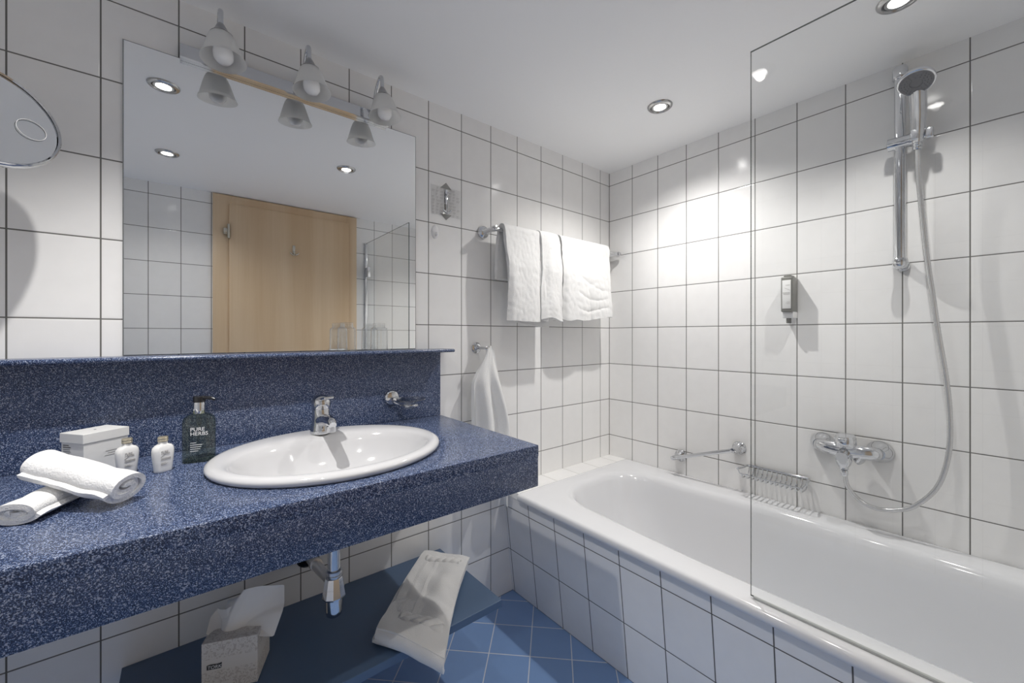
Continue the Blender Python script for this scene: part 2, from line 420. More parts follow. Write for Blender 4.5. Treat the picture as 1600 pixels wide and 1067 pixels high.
# ================================================================== BATH
sur = thing('tiled_bath_surround', (-.38, -.9, 0), 'white tiled ledge and inward leaning tiled front wall that enclose the bathtub', 'bath surround')
bm = bmesh.new()
def slab(bm, pts, off):
    a = [bm.verts.new(p) for p in pts]; b = [bm.verts.new(Vector(p)+Vector(off)) for p in pts]
    n = len(pts); bm.faces.new(a); bm.faces.new(b[::-1])
    for k in range(n): bm.faces.new((a[k], b[k], b[(k+1) % n], a[(k+1) % n]))
px_ = lambda z: -.7045-.12*z
slab(bm, [(px_(0), 0, 0), (px_(0), YO, 0), (px_(.466), YO, .466), (px_(.466), -.113, .466), (px_(.4855), -.113, .4855), (px_(.4855), 0, .4855)], (.03, 0, 0))
finish('front_panel', bm, m_tile_panel, sur, smooth=False)
bm = bmesh.new(); box(bm, (px_(.486), -.1125, .455), (-.0005, -.0005, .4862), .0015); finish('ledge_top', bm, m_tile_ledge, sur, smooth=False)

def rrect(cx, cy, hx, hy, r, z, ns=10, nc=12, taper=0, pw=1):
    pts = []; r = min(r, hx, hy)
    for (sx, sy, a0) in ((1, 1, 0), (-1, 1, 90), (-1, -1, 180), (1, -1, 270)):
        for k in range(nc+1):
            a = math.radians(a0+90*k/nc)
            pts.append([cx+sx*(hx-r)+r*math.cos(a), cy+sy*(hy-r)+r*math.sin(a), z])
        # side samples to next corner
        nx, ny = {0: (-1, 1), 90: (-1, -1), 180: (1, -1), 270: (1, 1)}[a0]
        a = math.radians(a0+90)
        p0 = (pts[-1][0], pts[-1][1]); p1 = (cx+nx*(hx-r)+r*math.cos(a), cy+ny*(hy-r)+r*math.sin(a))
        for k in range(1, ns):
            pts.append([lerp(p0[0], p1[0], k/ns), lerp(p0[1], p1[1], k/ns), z])
    if taper:
        for p in pts:
            t = sm(cy, cy+hy, p[1]); p[0] = cx+(p[0]-cx)*(1-taper*t)
    return [Vector(p) for p in pts]
def loft(bm, loops, capN=True, cap0=False):
    R = [[bm.verts.new(p) for p in L] for L in loops]; n = len(R[0])
    for a, b in zip(R, R[1:]):
        for k in range(n): bm.faces.new((a[k], a[(k+1) % n], b[(k+1) % n], b[k]))
    if capN: bm.faces.new(R[-1])
    if cap0: bm.faces.new(R[0][::-1])
bm = bmesh.new()
ox, oy = (-.782+-.001)/2, (-.1135+YO+.001)/2; ohx, ohy = (.782-.001)/2, (-.1135-YO-.001)/2
L = [rrect(ox, oy, ohx-.006, ohy-.0005, .012, .462), rrect(ox, oy, ohx-.001, ohy-.0002, .014, .466), rrect(ox, oy, ohx, ohy, .016, .474),
     rrect(ox, oy, ohx-.001, ohy-.0005, .016, .484), rrect(ox, oy, ohx-.006, ohy-.004, .016, .490), rrect(ox, oy, ohx-.014, ohy-.012, .02, .4915)]
icx, icy = -.395, -.955
def basin(hx, hy, r, z, tp, dy=0): return rrect(icx, icy+dy, hx, hy, r, z, taper=tp)
L += [basin(.300, .775, .21, .4915, .10), basin(.288, .757, .20, .4885, .12), basin(.279, .745, .19, .479, .13), basin(.272, .735, .185, .462, .14),
      basin(.262, .715, .18, .40, .16), basin(.250, .68, .17, .30, .18, -.015), basin(.236, .635, .16, .20, .20, -.04), basin(.220, .59, .15, .135, .2, -.06),
      basin(.195, .55, .13, .100, .2, -.07), basin(.15, .49, .10, .086, .2, -.08), basin(.06, .36, .05, .080, .2, -.08)]
loft(bm, L)
tub = finish('bathtub', bm, m_enamel, ang=60)
tag(tub, 'long white enamelled built-in bathtub with sloping head end along the shower wall', 'bathtub')

# ================================================================== SHOWER SCREEN
gs = thing('shower_screen', (-.746, -1.79, .4915), 'frameless clear glass bath screen standing on the front rim of the bathtub', 'shower screen')
bm = bmesh.new()
gx0, gx1, gy0, gy1, gz0, gz1 = -.749, -.743, -1.785, -1.011, .497, 1.882
box(bm, (gx0, gy0, gz0), (gx1, gy1, gz1))
bm.normal_update()
for f in bm.faces:
    if abs(f.normal.x) < .5: f.material_index = 1
finish('glass_pane', bm, [m_glass, m_glass_edge], gs, smooth=False)
bm = bmesh.new(); box(bm, (gx0-.0005, gy0, .492), (gx1+.0005, gy1-.006, .4975), .001); finish('bottom_seal', bm, m_rubber, gs)
bm = bmesh.new(); box(bm, (-.756, YO+.0005, .497), (-.738, YO+.016, 1.882), .001); finish('wall_profile', bm, m_brush, gs)
for z in (.75, 1.65):
    bm = bmesh.new(); box(bm, (-.757, YO+.014, z-.04), (-.735, YO+.075, z+.04), .003); finish('hinge', bm, m_brush, gs)

# ================================================================== SHOWER FITTINGS
ry, rx = -1.203, -.055
sr = thing('shower_rail', (0, ry, 1.395), 'vertical chrome riser rail fixed to the tiled shower wall', 'shower rail')
bm = bmesh.new(); tube(bm, [(rx, ry, 1.385), (rx, ry, 2.035)], .0145, 24); finish('rail_bar', bm, m_chrome, sr)
bm = bmesh.new()
lathe(bm, [(.0175, 0), (.0195, .004), (.0195, .033), (.017, .040), (.006, .042)], at((rx, ry, 1.993)), 28)
tube(bm, [(0, ry, 2.02), (rx, ry, 2.012)], .0145, 20); lathe(bm, [(.019, 0), (.019, .008), (.016, .012)], at((-.0005, ry, 2.02), (-1, 0, 0)), 24)
finish('top_bracket', bm, m_chrome, sr)
bm = bmesh.new()
lathe(bm, [(.006, -.019), (.015, -.015), (.0195, -.006), (.0195, .008), (.0165, .015)], at((rx, ry, 1.395)), 28)
tube(bm, [(0, ry, 1.39), (rx, ry, 1.392)], .014, 20); lathe(bm, [(.0185, 0), (.0185, .008), (.016, .012)], at((-.0005, ry, 1.39), (-1, 0, 0)), 24)
finish('bottom_bracket', bm, m_chrome, sr)
bm = bmesh.new(); zs = 1.787
lathe(bm, [(.011, 0), (.0195, .003), (.0195, .052), (.0215, .056), (.0215, .062)], at((rx-.002, ry+.032, zs), (0, -1, 0)), 28)
slid = finish('slider', bm, m_chrome, sr)
bm = bmesh.new()
box(bm, (rx-.045, ry-.047, zs-.017), (rx-.005, ry-.028, zs+.017), .004, 3)
box(bm, (rx-.034, ry-.078, zs-.018), (rx-.010, ry-.060, zs+.016), .005, 3)
tube(bm, [(rx-.012, ry-.04, zs), (rx-.012, ry-.072, zs)], .010, 16)
finish('handset_holder', bm, m_brush, sr)

# hand shower
hs_ = thing('hand_shower', (-.085, -1.252, 1.77), 'round chrome hand shower with grey spray face clipped in the riser rail', 'shower head')
hc = Vector((-.150, -1.250, 1.930)); hn = Vector((-.50, -.02, -.86)).normalized()
bm = bmesh.new()
tube(bm, [(-.078, -1.246, 1.765), (-.083, -1.247, 1.80), (-.094, -1.249, 1.85), (-.112, -1.250, 1.90), (-.128, -1.250, 1.945)], [.0125, .0175, .0195, .0200, .0195], 24, 8)
finish('handle', bm, m_brush, hs_)
bm = bmesh.new(); lathe(bm, [(.004, -.024), (.022, -.022), (.036, -.014), (.045, -.003), (.0475, .006), (.046, .0105), (.043, .012)], at(hc, hn) @ Matrix.Scale(.92, 4), 48); finish('head_shell', bm, m_brush, hs_)
bm = bmesh.new(); lathe(bm, [(.0425, .0115), (.0415, .0145), (.016, .0155), (.0145, .0135), (.001, .013)], at(hc, hn) @ Matrix.Scale(.92, 4), 48)
for rr_, cn in ((.035, 24), (.028, 18), (.021, 12)):
    for k in range(cn):
        a = 2*PI*k/cn
        lathe(bm, [(.0014, .0145), (.0010, .0172)], at(hc, hn) @ Matrix.Scale(.92, 4) @ Matrix.Translation((rr_*math.cos(a), rr_*math.sin(a), 0)), 6)
finish('spray_face', bm, m_sprayface, hs_)
bm = bmesh.new(); lathe(bm, [(.0095, 0), (.0115, .003), (.0115, .009), (.010, .011), (.0115, .013), (.0115, .020), (.009, .023)], at((-.0755, -1.2455, 1.745), (-.1, 0, 1)), 20); finish('hose_nut', bm, m_chrome, hs_)

bm = bmesh.new()
hp = [(-.0755, -1.2455, 1.745), (-.072, -1.2470, 1.66), (-.064, -1.2555, 1.53), (-.060, -1.2642, 1.408), (-.060, -1.2770, 1.285), (-.060, -1.2891, 1.167), (-.060, -1.3053, 1.030), (-.060, -1.3133, .914),
      (-.060, -1.3107, .796), (-.060, -1.2877, .692), (-.060, -1.2384, .616), (-.060, -1.1937, .587), (-.062, -1.1465, .5776), (-.068, -1.1051, .592), (-.078, -1.075, .632), (-.088, -1.067, .680)]
tube(bm, hp, .0068, 12, 26, ring=.05)
hose = finish('shower_hose', bm, m_hose)
tag(hose, 'long silver flexible shower hose looping from the hand shower down to the bath mixer', 'shower hose')

mx_ = thing('bath_mixer', (0, -1.07, .755), 'chrome wall-mounted bath and shower mixer tap above the tub rim', 'bath tap')
for y in (-.985, -1.146):
    bm = bmesh.new(); lathe(bm, [(.0375, 0), (.038, .004), (.036, .012), (.030, .024), (.024, .036), (.020, .046)], at((-.0005, y, .757), (-1, 0, 0)), 36); finish('wall_rosette', bm, m_chrome, mx_)
bm = bmesh.new()
tube(bm, [(-.045, -.985, .757), (-.060, -1.0, .757), (-.068, -1.04, .756), (-.068, -1.09, .756), (-.060, -1.13, .757), (-.045, -1.146, .757)], [.020, .023, .026, .026, .023, .020], 24, 8)
tube(bm, [(-.068, -1.066, .756), (-.125, -1.066, .742)], .0175, 24)
finish('mixer_body', bm, m_chrome, mx_)
bm = bmesh.new(); lathe(bm, [(.024, .0), (.030, .004), (.031, .012), (.031, .032), (.027, .042), (.014, .047), (.001, .048)], at((-.070, -1.066, .768), (-.12, 0, 1)), 36); 
box(bm, (-.128, -1.078, .795), (-.085, -1.054, .806), .004, 3); finish('control_lever', bm, m_chrome, mx_)
bm = bmesh.new(); lathe(bm, [(.001, -.026), (.014, -.024), (.021, -.012), (.0235, .0), (.021, .012), (.012, .022)], at((-.098, -1.066, .728)), 28)
lathe(bm, [(.013, 0), (.013, .012)], at((-.095, -1.067, .698)), 12); lathe(bm, [(.0095, 0), (.0105, .003), (.0105, .018), (.009, .02)], at((-.089, -1.067, .674), (-.2, 0, 1)), 18)
finish('hose_outlet', bm, m_chrome, mx_)
bm = bmesh.new(); lathe(bm, [(.017, 0), (.018, .003), (.018, .014), (.015, .016)], at((-.068, -1.098, .737), (-.35, -.6, -.3)), 24); finish('diverter_knob', bm, m_chrome, mx_)

# wall soap dispenser
ds = thing('wall_soap_dispenser', (0, -.889, 1.2), 'narrow grey wall-mounted shower gel dispenser with pale label on the shower wall', 'soap dispenser')
bm = bmesh.new(); box(bm, (-.064, -.905, 1.250), (-.0005, -.866, 1.385), .004, 3); box(bm, (-.054, -.898, 1.384), (-.012, -.872, 1.392), .003); finish('housing', bm, m_greybody, ds)
bm = bmesh.new(); box(bm, (-.0655, -.900, 1.262), (-.0635, -.871, 1.372), .0008); finish('label_panel', bm, m_card, ds)
for k, (z, wd, sl) in enumerate(((1.352, .014, 0), (1.322, .024, 0), (1.317, .022, 0), (1.332, .020, .5), (1.288, .010, 0), (1.284, .014, 0), (1.280, .010, 0))):
    bm = bmesh.new(); mt_ = Matrix.Translation((0, -.897, z)) @ Matrix.Rotation(sl, 4, 'X')
    box(bm, (-.0659, 0, 0), (-.0654, wd, .0022 if k in (1, 2) else .0011), mtx=mt_); finish('label_print', bm, m_greyink, ds, smooth=False)
bm = bmesh.new(); box(bm, (-.050, -.904, 1.226), (-.0005, -.867, 1.2505), .002); finish('wall_holder', bm, m_white_plastic, ds)
bm = bmesh.new(); lathe(bm, [(.007, -.014), (.0085, -.012), (.0085, .008)], at((-.040, -.886, 1.220)), 20); finish('outlet_nozzle', bm, m_greybody, ds)

# grab bar
gb = thing('grab_bar', (0, -.545, .60), 'short slanting chrome grab bar on the tiled wall above the bathtub', 'grab bar')
A_, B_ = Vector((-.062, -.425, .578)), Vector((-.062, -.690, .672))
bm = bmesh.new(); d_ = (B_-A_).normalized(); tube(bm, [A_-d_*.014, B_+d_*.012], .0085, 20); finish('bar', bm, m_chrome, gb)
for P_, q in ((A_, Vector((0, -.405, .566))), (B_, Vector((0, -.702, .669)))):
    bm = bmesh.new(); q = Vector((-.0005, P_.y, P_.z))
    lathe(bm, [(.0275, 0), (.028, .005), (.0245, .009), (.0245, .013), (.019, .018), (.014, .024), (.011, .05), (.0115, .066), (.009, .072), (.001, .073)], at(q, (-1, 0, 0)), 36); finish('flange', bm, m_chrome, gb)

# wire basket
wb = thing('wire_soap_basket', (0, -.83, .58), 'small chrome wire soap basket hanging on the shower wall beside the screen', 'soap basket')
y0_, y1_ = -.727, -.945
bm = bmesh.new()
tube(bm, [(-.085, y0_+.012, .606), (-.05, y0_+.004, .606), (-.012, y0_, .608), (-.010, y0_-.012, .609), (-.010, y1_+.012, .609), (-.012, y1_, .608), (-.05, y1_-.004, .606), (-.085, y1_-.010, .606)], .0042, 10)
for y in (y0_-.03, y1_+.03): tube(bm, [(0, y, .609), (-.011, y, .609)], .005, 10)
finish('top_frame', bm, m_chrome, wb)
for k in range(13):
    y = lerp(y0_-.006, y1_+.006, k/12)
    bm = bmesh.new()
    tube(bm, [(-.010, y, .608), (-.013, y, .590), (-.020, y, .578), (-.034, y, .572), (-.070, y, .572), (-.083, y, .577), (-.088, y, .592)], .0024, 8, 3)
    finish('wire', bm, m_chrome, wb)
bm = bmesh.new(); tube(bm, [(-.085, y0_+.010, .606), (-.090, y0_, .592), (-.088, y0_-.01, .589), (-.088, y1_+.01, .589), (-.090, y1_, .592), (-.085, y1_-.008, .606)], .0025, 8); finish('front_rail', bm, m_chrome, wb)

# ================================================================== VANITY
CX0, CX1, CYF, CZ0, CZ1 = XL+.001, -1.086, -.582, .731, .848
SKX, SKY = -1.556, -.298
# worktop with an oval cut-out and a deep apron
cu = bpy.data.curves.new('tmp', 'CURVE'); cu.dimensions = '2D'; cu.fill_mode = 'BOTH'; cu.extrude = .014; cu.bevel_depth = .0025; cu.bevel_resolution = 2; cu.offset = -.0025
def poly(pts):
    s = cu.splines.new('POLY'); s.points.add(len(pts)-1); s.use_cyclic_u = True
    for i, p in enumerate(pts): s.points[i].co = (p[0], p[1], 0, 1)
poly([(CX0, -.001), (CX1, -.001), (CX1, CYF), (CX0, CYF)])
poly([(SKX+.258*math.cos(2*PI*k/64), SKY+.220*math.sin(2*PI*k/64)) for k in range(64)])
tmp = bpy.data.objects.new('tmp', cu); C.objects.link(tmp); bpy.context.view_layer.update()
me = bpy.data.meshes.new_from_object(tmp.evaluated_get(bpy.context.evaluated_depsgraph_get()))
bpy.data.objects.remove(tmp); bpy.data.curves.remove(cu)
bm = bmesh.new(); bm.from_mesh(me); bpy.data.meshes.remove(me)
bmesh.ops.translate(bm, vec=(0, 0, CZ1-.0165), verts=bm.verts)
box(bm, (CX0, CYF+.0005, CZ0), (CX1-.0005, CYF+.022, CZ1-.010), .001)
box(bm, (CX1-.022, CYF+.001, CZ0), (CX1-.0005, -.002, CZ1-.010), .001)
ct = finish('vanity_counter', bm, m_speckle, ang=30)
tag(ct, 'long blue speckled laminate washbasin counter with deep front apron', 'countertop')
bm = bmesh.new(); box(bm, (CX0, -.020, CZ1+.0005), (-1.087, -.0005, 1.0945), .0008)
tag(finish('backsplash', bm, m_speckle, smooth=False), 'dark blue speckled splashback panel between the counter and the narrow ledge', 'backsplash')
bm = bmesh.new(); box(bm, (CX0, -.092, 1.095), (-1.062, -.0005, 1.107), .0055, 4)
tag(finish('mirror_ledge', bm, m_speckle), 'narrow blue speckled ledge shelf with rounded edge below the mirror', 'shelf')

wm = thing('wall_mirror', (-1.586, 0, 1.1075), 'large rectangular wall mirror standing on the blue ledge', 'mirror')
bm = bmesh.new(); box(bm, (-1.9885, -.0045, 1.1085), (-1.1835, -.0005, 1.913)); finish('edge_strip', bm, m_mirror_edge, wm, smooth=False)
bm = bmesh.new(); box(bm, (-1.986, -.006, 1.1095), (-1.186, -.004, 1.9105)); finish('mirror_glass', bm, m_mirror, wm, smooth=False)

# washbasin
wbn = thing('washbasin', (SKX, SKY, CZ1), 'oval white ceramic drop-in washbasin set in the blue counter', 'washbasin')
def ell(a, b, dy, z, n=72, p=2.0):
    r = []
    for k in range(n):
        t = 2*PI*k/n; c, s = math.cos(t), math.sin(t)
        r.append(Vector((SKX+a*math.copysign(abs(c)**(2/p), c), SKY+dy+b*math.copysign(abs(s)**(2/p), s), z)))
    return r
bm = bmesh.new()
loft(bm, [ell(.272, .238, 0, .8485), ell(.277, .243, 0, .852), ell(.279, .245, 0, .858), ell(.277, .243, 0, .863), ell(.270, .236, 0, .867), ell(.260, .226, 0, .8685),
          ell(.250, .198, -.018, .868), ell(.240, .182, -.027, .8655), ell(.234, .175, -.029, .860), ell(.226, .166, -.030, .842), ell(.210, .152, -.030, .812),
          ell(.186, .132, -.030, .784), ell(.150, .105, -.030, .762), ell(.10, .07, -.030, .749), ell(.05, .038, -.030, .744), ell(.024, .022, -.030, .741), ell(.022, .020, -.030, .735)])
finish('basin_bowl', bm, m_ceramic, wbn, ang=70)
bm = bmesh.new(); lathe(bm, [(.001, 0), (.021, .0), (.024, .003), (.019, .006), (.001, .0065)], at((SKX, SKY-.030, .7405)), 32); finish('drain_plug', bm, m_chrome, wbn)

# basin tap
TX, TY, TZ = -1.548, -.123, .868
tp = thing('basin_tap', (TX, TY, TZ), 'chrome single-lever mixer tap on the back rim of the washbasin', 'tap')
bm = bmesh.new()
lathe(bm, [(.030, 0), (.0305, .003), (.029, .012), (.0262, .03), (.0245, .05), (.0245, .068), (.0235, .072)], at((TX, TY, TZ)), 36); finish('tap_body', bm, m_chrome, tp)
bm = bmesh.new()
tube(bm, [(TX, TY-.005, TZ+.036), (TX, TY-.04, TZ+.044), (TX, TY-.08, TZ+.049), (TX, TY-.108, TZ+.048), (TX, TY-.122, TZ+.042)], [.0195, .018, .016, .0145, .010], 20, 6)
finish('spout', bm, m_chrome, tp)
bm = bmesh.new(); lathe(bm, [(.0115, 0), (.012, .003), (.012, .016)], at((TX, TY-.108, TZ+.022)), 20); finish('aerator', bm, m_chrome, tp)
bm = bmesh.new()
lathe(bm, [(.0235, 0), (.0265, .003), (.0270, .018), (.0240, .030), (.014, .038), (.001, .040)], at((TX, TY, TZ+.074), (0, -.12, 1)), 36)
for k in range(1):
    t = bmesh.new(); bmesh.ops.create_cube(t, size=1)
    bmesh.ops.scale(t, vec=(.022, .085, .009), verts=t.verts)
    for v in t.verts:
        if v.co.y < 0: v.co.x *= 1.25; v.co.z *= .7
    bmesh.ops.bevel(t, geom=list(t.edges), offset=.003, segments=3, profile=.5, affect='EDGES')
    merge(bm, t, Matrix.Translation((TX, TY-.045, TZ+.106)) @ Matrix.Rotation(math.radians(-12), 4, 'X'))
finish('lever_handle', bm, m_chrome, tp)

# soap dish
sd = thing('soap_dish', (-1.285, -.02, .92), 'round glass soap dish in a chrome holder on the blue splashback', 'soap dish')
bm = bmesh.new(); lathe(bm, [(.027, 0), (.0275, .004), (.025, .009), (.020, .012), (.001, .014)], at((-1.287, -.0205, .936), (0, -1, 0)), 36); finish('wall_rosette', bm, m_chrome, sd)
bm = bmesh.new(); tube(bm, [(-1.287, -.03, .928), (-1.280, -.045, .918), (-1.262, -.06, .914)], .007, 12, 5)
rg = [(-1.245+.030*math.cos(2*PI*k/24), -.078+.030*math.sin(2*PI*k/24), .911) for k in range(25)]
tube(bm, rg, .0038, 8); finish('holder_ring', bm, m_chrome, sd)
bm = bmesh.new(); lathe(bm, [(.001, .902), (.024, .902), (.027, .906), (.030, .914), (.048, .924), (.056, .930), (.0575, .932), (.056, .934), (.046, .928), (.028, .919), (.022, .910), (.001, .909)], Matrix.Translation((-1.245, -.0795, 0)), 40); finish('glass_dish', bm, m_dish, sd)

# soap pump bottle
def rounded_bottle(bm, cx, cy, hx, hy, r, zs_, ang):
    """zs_: list of (scale_x, scale_y, z)"""
    R = Matrix.Translation((cx, cy, 0)) @ Matrix.Rotation(ang, 4, 'Z')
    loft(bm, [[R @ p for p in rrect(0, 0, hx*a, hy*b, r*min(a, b), z, 3, 6)] for a, b, z in zs_], True, True)
PA = math.radians(-12)
pb = thing('soap_pump_bottle', (-1.842, -.165, CZ1), 'smoky grey pump bottle of hand soap with black pump between lotion bottles and basin', 'soap bottle')
PX, PY = -1.838, -.155
bm = bmesh.new()
rounded_bottle(bm, PX, PY, .0335, .021, .0185, [(.92, .92, .8485), (1, 1, .852), (1, 1, .94), (.98, .98, .950), (.90, .92, .957), (.72, .8, .962), (.42, .62, .966), (.36, .55, .968), (.36, .55, .974)], PA)
finish('bottle_body', bm, m_darkglass, pb)
bm = bmesh.new(); lathe(bm, [(.0125, 0), (.0130, .002), (.0130, .025), (.0122, .028)], at((PX, PY, .966)), 28); finish('pump_collar', bm, m_chrome, pb)
bm = bmesh.new(); lathe(bm, [(.0105, 0), (.0128, .001), (.0128, .012), (.0115, .0145), (.001, .0148)], at((PX, PY, .994)), 24)
tube(bm, [(PX, PY, 1.004), (PX+.020, PY-.014, 1.004), (PX+.030, PY-.021, 1.000)], [.0052, .0045, .0035], 12, 4); finish('pump_head', bm, m_black, pb)
bm = bmesh.new(); tube(bm, [(PX, PY, .966), (PX, PY, .938)], .006, 12); tube(bm, [(PX, PY, .94), (PX-.004, PY, .858)], .0026, 8); finish('dip_tube', bm, m_clear_plastic, pb)
def face_pt(cx, cy, hy, ang, dx, z, e=.0006):
    v = Matrix.Rotation(ang, 3, 'Z') @ Vector((dx, -hy-e, 0)); return (cx+v.x, cy+v.y, z)
xd = Matrix.Rotation(PA, 3, 'Z') @ Vector((1, 0, 0))
text('lettering', 'PURE\nHERBS', .0125, m_whiteink, frame_mtx(face_pt(PX, PY, .021, PA, -.014, .926), xd), pb, spacing=.85)
bm = bmesh.new()
for k, wd in enumerate((.012, .024, .022, .020, .016)):
    p = face_pt(PX, PY, .021, PA, -.014, .897-.005*k); q = face_pt(PX, PY, .021, PA, -.014+wd, .897-.005*k+.0011, .0002)
    mt = Matrix.Translation(p) @ Matrix.Rotation(PA, 4, 'Z'); box(bm, (0, 0, 0), (wd, .0003, .0012), mtx=mt)
finish('small_print', bm, m_whiteink, pb)

# two lotion bottles
def lotion(cx, cy, ang, label):
    t = thing('lotion_bottle', (cx, cy, CZ1), label, 'bottle', 'small white lotion bottles on the counter')
    bm = bmesh.new()
    rounded_bottle(bm, cx, cy, .0205, .0115, .010, [(.72, .8, .8485), (.78, .85, .8495), (.80, .9, .853), (1, 1, .890), (1, 1, .897), (.93, .95, .904), (.70, .80, .909), (.42, .7, .911), (.36, .64, .913), (.36, .64, .918)], ang)
    finish('bottle_body', bm, m_lotion, t)
    bm = bmesh.new(); lathe(bm, [(.0088, 0), (.0096, .001), (.0096, .004), (.0090, .005), (.0096, .006), (.0096, .009), (.0088, .0112), (.001, .0115)], at((cx, cy, .9165)), 24); finish('screw_cap', bm, m_cap, t)
    xd = Matrix.Rotation(ang, 3, 'Z') @ Vector((1, 0, 0))
    text('lettering', 'PURE\nHERBS', .0058, m_greyink, frame_mtx(face_pt(cx, cy, .0115, ang, -.009, .8935), xd), t, spacing=.8)
    bm = bmesh.new()
    for k, (z, w_, h_, a_) in enumerate(((.880, .019, .0012, .0), (.8765, .019, .0016, .06), (.883, .012, .0012, .6), (.870, .010, .0007, 0), (.868, .014, .0007, 0), (.866, .011, .0007, 0))):
        mt = Matrix.Translation(face_pt(cx, cy, .0115, ang, -.0095, z, .0004)) @ Matrix.Rotation(ang, 4, 'Z') @ Matrix.Rotation(-a_, 4, 'Y')
        box(bm, (0, 0, 0), (w_, .0003, h_), mtx=mt)
    finish('label_print', bm, m_greyink, t)
lotion(-1.905, -.203, math.radians(28), 'small white lotion bottle with cream cap standing free beside the pump bottle')
lotion(-1.967, -.172, math.radians(28), 'small white lotion bottle with cream cap half hidden behind the rolled towel')

# gift box
gbx = thing('toiletries_box', (-2.028, -.078, CZ1), 'small white cardboard box with a lid on the counter behind the rolled towels', 'box')
O = Vector((-2.040, -.138, 0)); ex = Vector((.0795, .060, 0)); a_ex = math.atan2(ex.y, ex.x)
ux = ex.normalized(); uy = Vector((-ux.y, ux.x, 0)); wx, wy = .088, .074
BM_ = Matrix.Translation(O) @ Matrix.Rotation(a_ex, 4, 'Z')
bm = bmesh.new(); box(bm, (.002, .002, CZ1+.0005), (wx-.002, wy-.002, .935), .0006, mtx=BM_); finish('box_body', bm, m_card, gbx, smooth=False)
bm = bmesh.new(); box(bm, (0, 0, .919), (wx, wy, .940), .0008, mtx=BM_); finish('box_lid', bm, m_card, gbx, smooth=False)
bm = bmesh.new(); box(bm, (wx*.48, wy*.5, .940), (wx*.52, wy*.56, .9403), mtx=BM_); finish('lid_emblem', bm, m_ink, gbx, smooth=False); bm = bmesh.new()
for k, wd in enumerate((.018, .024, .022, .024, .020, .023)):
    if k: bm = bmesh.new()
    box(bm, (.0015, wy-.008-wd, .912-.0045*k), (.0019, wy-.008, .9128-.0045*k+(.001 if k < 2 else 0)), mtx=BM_); finish('dark_lettering', bm, m_ink, gbx, smooth=False)
bm = bmesh.new()
for k, (x_, wd) in enumerate(((.030, .022), (.034, .016), (.028, .030))):
    box(bm, (x_+.012, .0015, .892-.005*k), (x_+.012+wd, .0019, .8932-.005*k), mtx=BM_)
finish('pale_lettering', bm, m_greyink, gbx, smooth=False)

# rolled towels
def roll(name, P0, P1, r, turns, flat, label, m, seed=0, t=.0085, flap=.0, phase=0):
    P0, P1 = Vector(P0), Vector(P1); ax = (P1-P0).normalized()
    side = ax.cross(Vector((0, 0, 1))).normalized(); upv = side.cross(ax).normalized()
    def F(u, v):
        th = u*turns*2*PI + phase
        rad = lerp(.005, r, u) * (1+.05*N3(v*3+seed, th*.35, seed))
        c = P0.lerp(P1, v + .018*math.sin(th*.5+seed)*(v-.5)*2)
        p = c + side*rad*math.cos(th)*1.12 + upv*rad*math.sin(th)*flat
        p += upv*.003*N3(v*5, seed, u*3) + side*.003*N3(v*4, seed+5, u*4)
        return p
    bm = sheet(F, 150, 26, t)
    return finish(name, bm, m, ang=80)
ra = roll('rolled_towel', (-2.074, -.286, .919), (-1.950, -.400, .881), .030, 2.9, .84, '', m_terry_rough, 1, .0085, phase=.4)
tag(ra, 'rolled white terry towel lying across the top of another roll on the counter', 'towel', 'rolled white face towels')
rb = roll('rolled_towel', (-2.084, -.398, .8680), (-2.012, -.240, .8680), .0285, 2.6, .54, '', m_towel, 7, .0085, phase=2.2)
tag(rb, 'rolled white towel flat on the counter underneath, its spiral end facing out at the left', 'towel', 'rolled white face towels')

# drinking glasses on the ledge
def tumbler(x, label):
    bm = bmesh.new(); y = -.051
    lathe(bm, [(.0285, 0), (.0288, .001), (.0278, .070), (.0268, .0755), (.0215, .0785), (.0200, .0810), (.0200, .0925), (.0185, .0935), (.001, .0925), (.001, .0885), (.0182, .0885), (.0185, .080), (.0245, .0745), (.0262, .069), (.0272, 0)], at((x, y, 1.1075)), 40, cap0=False, cap1=False)
    tag(finish('drinking_glass', bm, m_tumbler), label, 'glass', 'upturned drinking glasses on the ledge')
tumbler(-1.452, 'clear drinking glass upside down on the ledge, left one before the mirrored door')
tumbler(-1.343, 'clear drinking glass upside down on the ledge, right one before the mirrored tiles')

